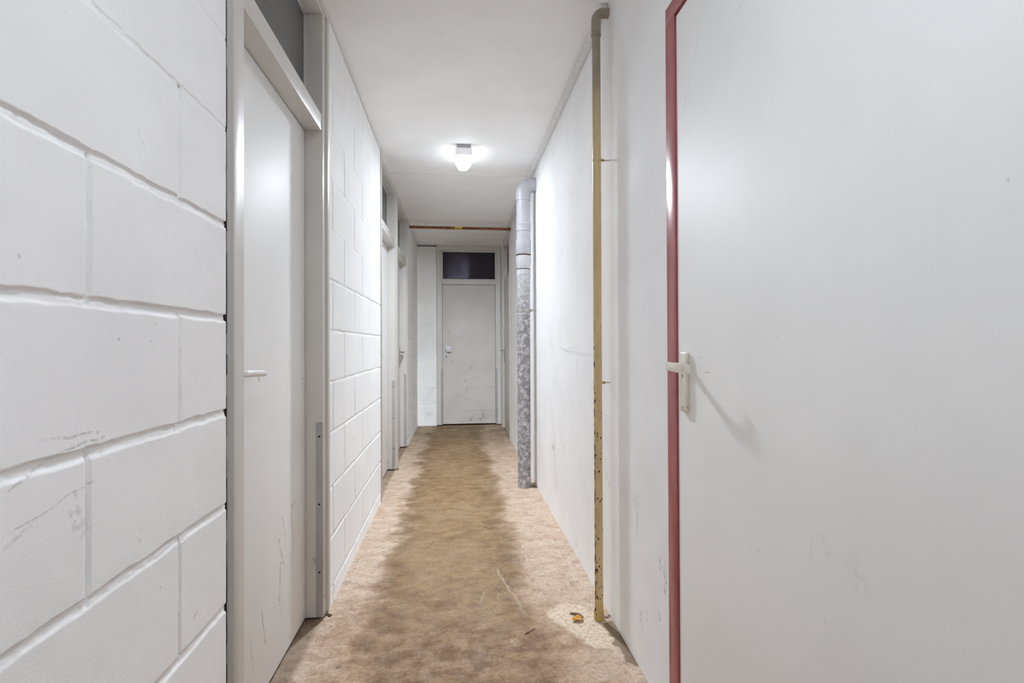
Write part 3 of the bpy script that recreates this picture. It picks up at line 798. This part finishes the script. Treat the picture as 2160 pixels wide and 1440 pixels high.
# ------------------------------------------------------------------ ceiling lamps
def ceiling_light(loc, power, label):
    strength, watts = power
    e = empty('ceiling_light', loc)
    tag(e, label, 'ceiling light')
    b = MB(); b.box(-0.049, 0.049, -0.168, 0.120, -0.020, -0.0005, 0.003)
    b.build('base', M_LAMPBASE, e)['label'] = 'grey lamp base'
    b = MB(); b.box(-0.060, 0.060, -0.164, -0.100, -0.078, -0.0205, 0.006, 3)
    b.build('lamp_holder', mk_emit('frosted lamp end', 0.10), e)
    outl = [(-0.057, -0.0995), (0.057, -0.0995), (0.054, 0.055), (0.030, 0.150), (0.018, 0.164), (-0.018, 0.164), (-0.034, 0.150), (-0.061, 0.030)]
    low = [(x * 0.97, y) for x, y in outl]
    b = MB(); b.prism(outl, -0.082, -0.021, 0.006)
    b.build('diffuser', mk_emit('lit diffuser sides', min(strength, 6.0)), e)
    ins = [(x * 0.93, y * 0.95 - 0.002) for x, y in outl]
    b = MB(); b.prism(ins, -0.0832, -0.0815, 0.0)
    b.build('bottom_lens', mk_emit('lit bottom lens', strength), e)
    b = MB(); b.box(-0.057, 0.057, -0.1640, -0.0990, -0.0822, -0.0782, 0.001)
    b.build('end_lens', mk_emit('lit end lens', strength * 0.6), e)
    b = MB(); b.tube([(0.058, 0.05, -0.03), (0.066, 0.06, -0.026), (0.074, 0.063, -0.022)], 0.004, 10); b.lathe((0.076, 0.064, -0.022), [(0.007, -0.005), (0.007, 0.005)], 14, 'z')
    b.build('clip', M_LAMPBODY, e)
    if watts:
        ld = bpy.data.lights.new('lamp_light', 'AREA'); ld.shape = 'RECTANGLE'; ld.size = 0.10; ld.size_y = 0.24
        ld.energy = watts; ld.use_nodes = True
        nt = ld.node_tree; em = nt.nodes['Emission']
        fo = nt.nodes.new('ShaderNodeLightFalloff'); fo.inputs['Strength'].default_value = 1.0
        nt.links.new(fo.outputs['Constant'], em.inputs['Strength'])
        em.inputs['Color'].default_value = LAMP_RGB
        lo = bpy.data.objects.new('lamp_light', ld); COL.objects.link(lo); lo.parent = e
        lo.location = (-0.004, 0.0, -0.0842)
    return e
ceiling_light((0.056, 3.900, ZC), LAMP, 'lit white ceiling lamp with tapered diffuser in mid corridor')
if LAMP_FILL[0] + LAMP_FILL[1] > 0:  # added lamp out of view, only there to light the near end
    ceiling_light((0.056, FILL_Y, 2.605), LAMP_FILL, 'unseen ceiling lamp added above the camera to brighten the near walls')

# ------------------------------------------------------------------ drain pipe, grey plastic over galvanised steel
px, py = 0.534, 4.185
e = empty('drain_pipe', (px, py, 0))
tag(e, 'thick vertical drain pipe, galvanised below and grey plastic above, at right wall', 'pipe')
R = 0.0575
zt = 2.413
path = [(0, 0, 2.283), (0, 0, 2.31)] + [tuple(p) for p in arc((0.085, 0, 2.328), 0.085, PI, PI / 2, 14, (1, 0, 0), (0, 0, 1))] + [(0.0985, 0, zt)]
b = MB(); b.tube(path, [R + 0.0015] * len(path), 40)
b.build('elbow', M_PVC, e, angle=50)
b = MB(); b.lathe((0, 0, 0), [(R - 0.003, 2.094), (R - 0.003, 2.285)], 40); b.build('upper_pipe', M_PVC, e)
b = MB(); b.lathe((0, 0, 0), [(R - 0.002, 2.038), (R + 0.0005, 2.040), (R + 0.0005, 2.044), (R - 0.0005, 2.047), (R - 0.0005, 2.088), (R + 0.001, 2.091), (R + 0.001, 2.095), (R - 0.003, 2.098)], 40)
b.build('sleeve', M_PVC, e)
b = MB(); b.lathe((0, 0, 0), [(R - 0.0025, 1.966), (R - 0.0025, 2.0385)], 40); b.build('middle_pipe', M_PVC, e)
b = MB(); b.lathe((0, 0, 0), [(R + 0.001, 1.853), (R + 0.0025, 1.856), (R + 0.0025, 1.960), (R + 0.001, 1.967), (R - 0.003, 1.969)], 40); b.build('coupling', M_PVC, e)
b = MB(); b.lathe((0, 0, 0), [(R - 0.002, 1.843), (R + 0.0015, 1.845), (R + 0.0015, 1.851), (R - 0.002, 1.853)], 40); b.build('rubber_ring', M_RUBBER, e)
b = MB(); b.lathe((0, 0, 0), [(R - 0.007, 1.738), (R - 0.005, 1.75), (R - 0.001, 1.770), (R + 0.003, 1.800), (R + 0.002, 1.838), (R - 0.002, 1.843)], 40)
b.build('reducer', M_COUP, e)['label'] = 'pale smeared coupling'
b = MB(); b.lathe((0, 0, 0), [(R - 0.005, 1.731), (R - 0.002, 1.733), (R - 0.002, 1.737), (R - 0.005, 1.7385)], 40); b.build('rubber_ring', M_RUBBER, e)
prof = [(0.0515, 0.001), (0.0525, 0.012), (0.0515, 0.02), (0.0515, 1.64), (0.0530, 1.655), (0.0555, 1.675), (0.0560, 1.715), (0.0545, 1.731)]
b = MB(); b.lathe((0, 0, 0), prof, 40); b.build('steel_pipe', M_GALV, e)['label'] = 'spangled galvanised steel pipe'
b = MB(); b.lathe((0, 0, 0), [(0.0516, 1.394), (0.0545, 1.395), (0.0545, 1.420), (0.0516, 1.421)], 40, 'z', False)
b.box(0.052, 0.070, -0.011, 0.011, 1.397, 1.418, 0.002)
c = b.build('clamp', M_ALU, e)
b = MB(); b.tube([(0.068, 0, 1.407), (0.0985, 0, 1.407)], 0.0035, 10); b.lathe((0.073, 0, 1.407), [(0.008, -0.002), (0.008, 0.004)], 6, 'x'); b.build('stud', M_ALU, c)

# ------------------------------------------------------------------ thin ochre riser pipe
px, py = 0.5805, 2.135
e = empty('riser_pipe', (px, py, 0))
tag(e, 'thin ochre painted riser pipe with chipped paint, standing close to the right wall', 'pipe')
b = MB(); b.lathe((0, 0, 0), [(0.0172, 0.02), (0.0172, 2.43)], 28); b.build('pipe', M_YELLOW, e)
b = MB(); b.lathe((0, 0, 0), [(0.0205, 0.001), (0.0215, 0.012), (0.0205, 0.034), (0.0175, 0.046)], 28); b.build('foot_socket', M_YELLOW, e)
zz = 2.508
path = [(0, 0, 2.415), (0, 0, 2.44), (0, 0, 2.468)] + [tuple(p) for p in arc((0.032, 0, 2.476), 0.032, PI, PI / 2, 10, (1, 0, 0), (0, 0, 1))] + [(0.0520, 0, zz)]
b = MB(); b.tube(path, [0.0195] * len(path), 28)
b.build('elbow', M_YELLOW, e, angle=50)
b = MB(); b.lathe((0, 0, 0), [(0.0172, 2.408), (0.0205, 2.410), (0.0205, 2.420), (0.0195, 2.422)], 28); b.build('collar', M_YELLOW, e)
M_BRASS = plain('dull brass', (176, 150, 92), 0.4, 0.5)
for z in (1.895, 0.974):
    b = MB(); b.lathe((0, 0, z), [(0.0172, -0.006), (0.0188, -0.005), (0.0188, 0.005), (0.0172, 0.006)], 28, 'z', False)
    c = b.build('pipe_clip', M_YELLOW, e)
    b = MB(); b.tube([(0.018, 0, z), (0.030, 0, z)], 0.0040, 12); b.lathe((0.022, 0, z), [(0.0062, -0.003), (0.0062, 0.003)], 6, 'x'); b.lathe((0.029, 0, z), [(0.0058, -0.002), (0.0058, 0.002)], 6, 'x')
    b.build('nut', M_BRASS, c)
    b = MB(); b.tube([(0.029, 0, z), (0.0525, 0, z)], 0.0026, 10); b.build('stud', M_ALU, c)

# ------------------------------------------------------------------ copper gas pipe under the ceiling
A, B = Vector((XL - 0.004, 6.10, 2.481)), Vector((XR + 0.004, 6.10, 2.478))
e = empty('gas_pipe', A)
tag(e, 'copper gas pipe crossing the corridor below the ceiling, with a yellow sticker', 'pipe')
D = B - A; L = D.length; rot = Matrix.Rotation(math.atan2(-D.z, D.x), 4, 'Y')
e.rotation_euler = rot.to_euler()
GR = 0.0158
b = MB(); b.lathe((0, 0, 0), [(GR, 0.012), (GR, L - 0.012)], 28, 'x'); b.build('copper_tube', M_COPPER, e)
xc = -0.096 - A.x
b = MB(); b.lathe((xc, 0, 0), [(GR, -0.029), (GR + 0.0035, -0.027), (GR + 0.0035, -0.019), (GR + 0.0018, -0.016), (GR + 0.0018, 0.016), (GR + 0.0035, 0.019), (GR + 0.0035, 0.027), (GR, 0.029)], 28, 'x')
b.build('coupling', M_COPPER, e)
b = MB(); b.lathe((0, 0, 0), [(GR + 0.0, L - 0.034), (GR + 0.004, L - 0.032), (GR + 0.004, L - 0.010), (GR, L - 0.009)], 28, 'x'); b.build('end_socket', M_COPPER, e)
b = MB(); b.lathe((0, 0, 0), [(GR + 0.010, 0.0045), (GR + 0.010, 0.012), (GR, 0.018)], 24, 'x'); b.build('wall_collar', M_CONDUIT, e)
# sticker: a strip wrapped round the tube, lettering wrapped with it
x0, x1 = -0.013 - A.x, 0.067 - A.x
RS = GR + 0.0006
bm = bmesh.new(); rows_ = []
for i in range(17):
    a = math.radians(-62 + 190 * i / 16)          # angle below the front, measured downwards
    rows_.append([bm.verts.new((x, -RS * math.cos(a), -RS * math.sin(a))) for x in (x0, x1)])
for r0_, r1_ in zip(rows_, rows_[1:]): bm.faces.new((r0_[0], r0_[1], r1_[1], r1_[0]))
s_ = MB(); s_.bm.free(); s_.bm = bm
sticker = s_.build('sticker', M_YLAB, e)
sticker['label'] = 'yellow gas sticker'
cu = bpy.data.curves.new('txt', 'FONT'); cu.body = 'GAS'; cu.size = 0.036; cu.offset = 0.0007; cu.resolution_u = 6
to = bpy.data.objects.new('txt', cu); COL.objects.link(to)
bpy.context.view_layer.update()
dg = bpy.context.evaluated_depsgraph_get()
me = bpy.data.meshes.new_from_object(to.evaluated_get(dg))
bpy.data.objects.remove(to); bpy.data.curves.remove(cu)
tb = bmesh.new(); tb.from_mesh(me); bpy.data.meshes.remove(me)
bmesh.ops.triangulate(tb, faces=tb.faces)
for _ in range(2):
    bmesh.ops.subdivide_edges(tb, edges=[ed for ed in tb.edges if ed.calc_length() > 0.004], cuts=1)
    bmesh.ops.triangulate(tb, faces=tb.faces)
xs = [v.co.x for v in tb.verts]; ys = [v.co.y for v in tb.verts]
wx = max(xs) - min(xs); cx = (max(xs) + min(xs)) / 2; cy = (max(ys) + min(ys)) / 2
sc = 0.066 / wx
for v in tb.verts:
    x = (v.co.x - cx) * sc + (x0 + x1) / 2
    a = -((v.co.y - cy) * sc) / RS + math.radians(58)
    v.co = Vector((x, -(RS + 0.0004) * math.cos(a), -(RS + 0.0004) * math.sin(a)))
s_ = MB(); s_.bm.free(); s_.bm = tb
s_.build('lettering', M_INK, sticker, smooth=False)

# ------------------------------------------------------------------ scraps on the floor
def clump(name, loc, size, mat, label, cat, seed, n=9, flat=0.55):
    rnd = random.Random(seed); b = MB()
    for i in range(n):
        q = bmesh.new(); bmesh.ops.create_icosphere(q, subdivisions=2, radius=1)
        r = size * rnd.uniform(0.22, 0.5)
        c = Vector((rnd.gauss(0, size * 0.45), rnd.gauss(0, size * 0.45), r * flat * 0.75))
        for v in q.verts:
            v.co = Vector((v.co.x * r, v.co.y * r * rnd.uniform(0.9, 1.1), v.co.z * r * flat)) * rnd.uniform(0.78, 1.15) + c
            v.co.z = max(v.co.z, 0.0004)
        b.merge(q)
    o = b.build(name, mat, angle=70); o.location = loc
    return tag(o, label, cat)
clump('debris_clump', (-0.535, 2.292, 0), 0.012, M_DEBRIS, 'crumb of brown debris at the foot of the nearest left door frame', 'debris', 1)
clump('debris_clump', (-0.535, 4.905, 0), 0.014, M_DEBRIS, 'crumb of brown debris at the foot of the second left door frame', 'debris', 2)
clump('debris_clump', (0.612, 4.165, 0), 0.018, M_DEBRIS, 'brown dirt between the galvanised drain pipe and the wall', 'debris', 3, 12)
clump('cement_lump', (0.612, 2.15, 0), 0.017, plain('grey pink cement', (176, 156, 148), 0.95, 0, 0.8, 150), 'rough cement lump behind the foot of the ochre pipe', 'cement', 4, 10)
clump('dirt_pile', (0.492, 2.172, 0), 0.021, plain('dark crumbly dirt', (112, 92, 66), 0.95, 0, 0.8, 200), 'small pile of dark crumbs on the pale cement patch', 'debris', 5, 10, 0.3)
# curled orange leaf scrap
bm = bmesh.new(); g = []
for i in range(9):
    row = []
    for j in range(6):
        u, v = i / 8 - 0.5, j / 5 - 0.5
        wv = 1 - (2 * u) ** 2 * 0.75
        row.append(bm.verts.new((u * 0.050, v * 0.030 * wv, 0.0035 + 0.010 * (2 * v) ** 2 * wv + 0.006 * abs(u) + 0.0025 * math.sin(9 * u))))
    g.append(row)
for i in range(8):
    for j in range(5): bm.faces.new((g[i][j], g[i + 1][j], g[i + 1][j + 1], g[i][j + 1]))
s_ = MB(); s_.bm.free(); s_.bm = bm
o = s_.build('dry_leaf', M_LEAFY, angle=80); o.location = (0.490, 2.135, 0.0); o.rotation_euler = (0, 0, 0.25)
md = o.modifiers.new('thick', 'SOLIDIFY'); md.thickness = 0.0012
tag(o, 'curled orange leaf scrap on the pale patch beside the ochre pipe', 'leaf')
b = MB(); b.tube([(0, 0, 0.003), (0.02, 0.012, 0.0035), (0.045, 0.036, 0.003)], [0.0016, 0.0014, 0.0010], 8)
o = b.build('twig', plain('dark twig', (62, 44, 34), 0.9)); o.location = (0.262, 2.055, 0)
tag(o, 'short dark twig on the brown floor track', 'twig')
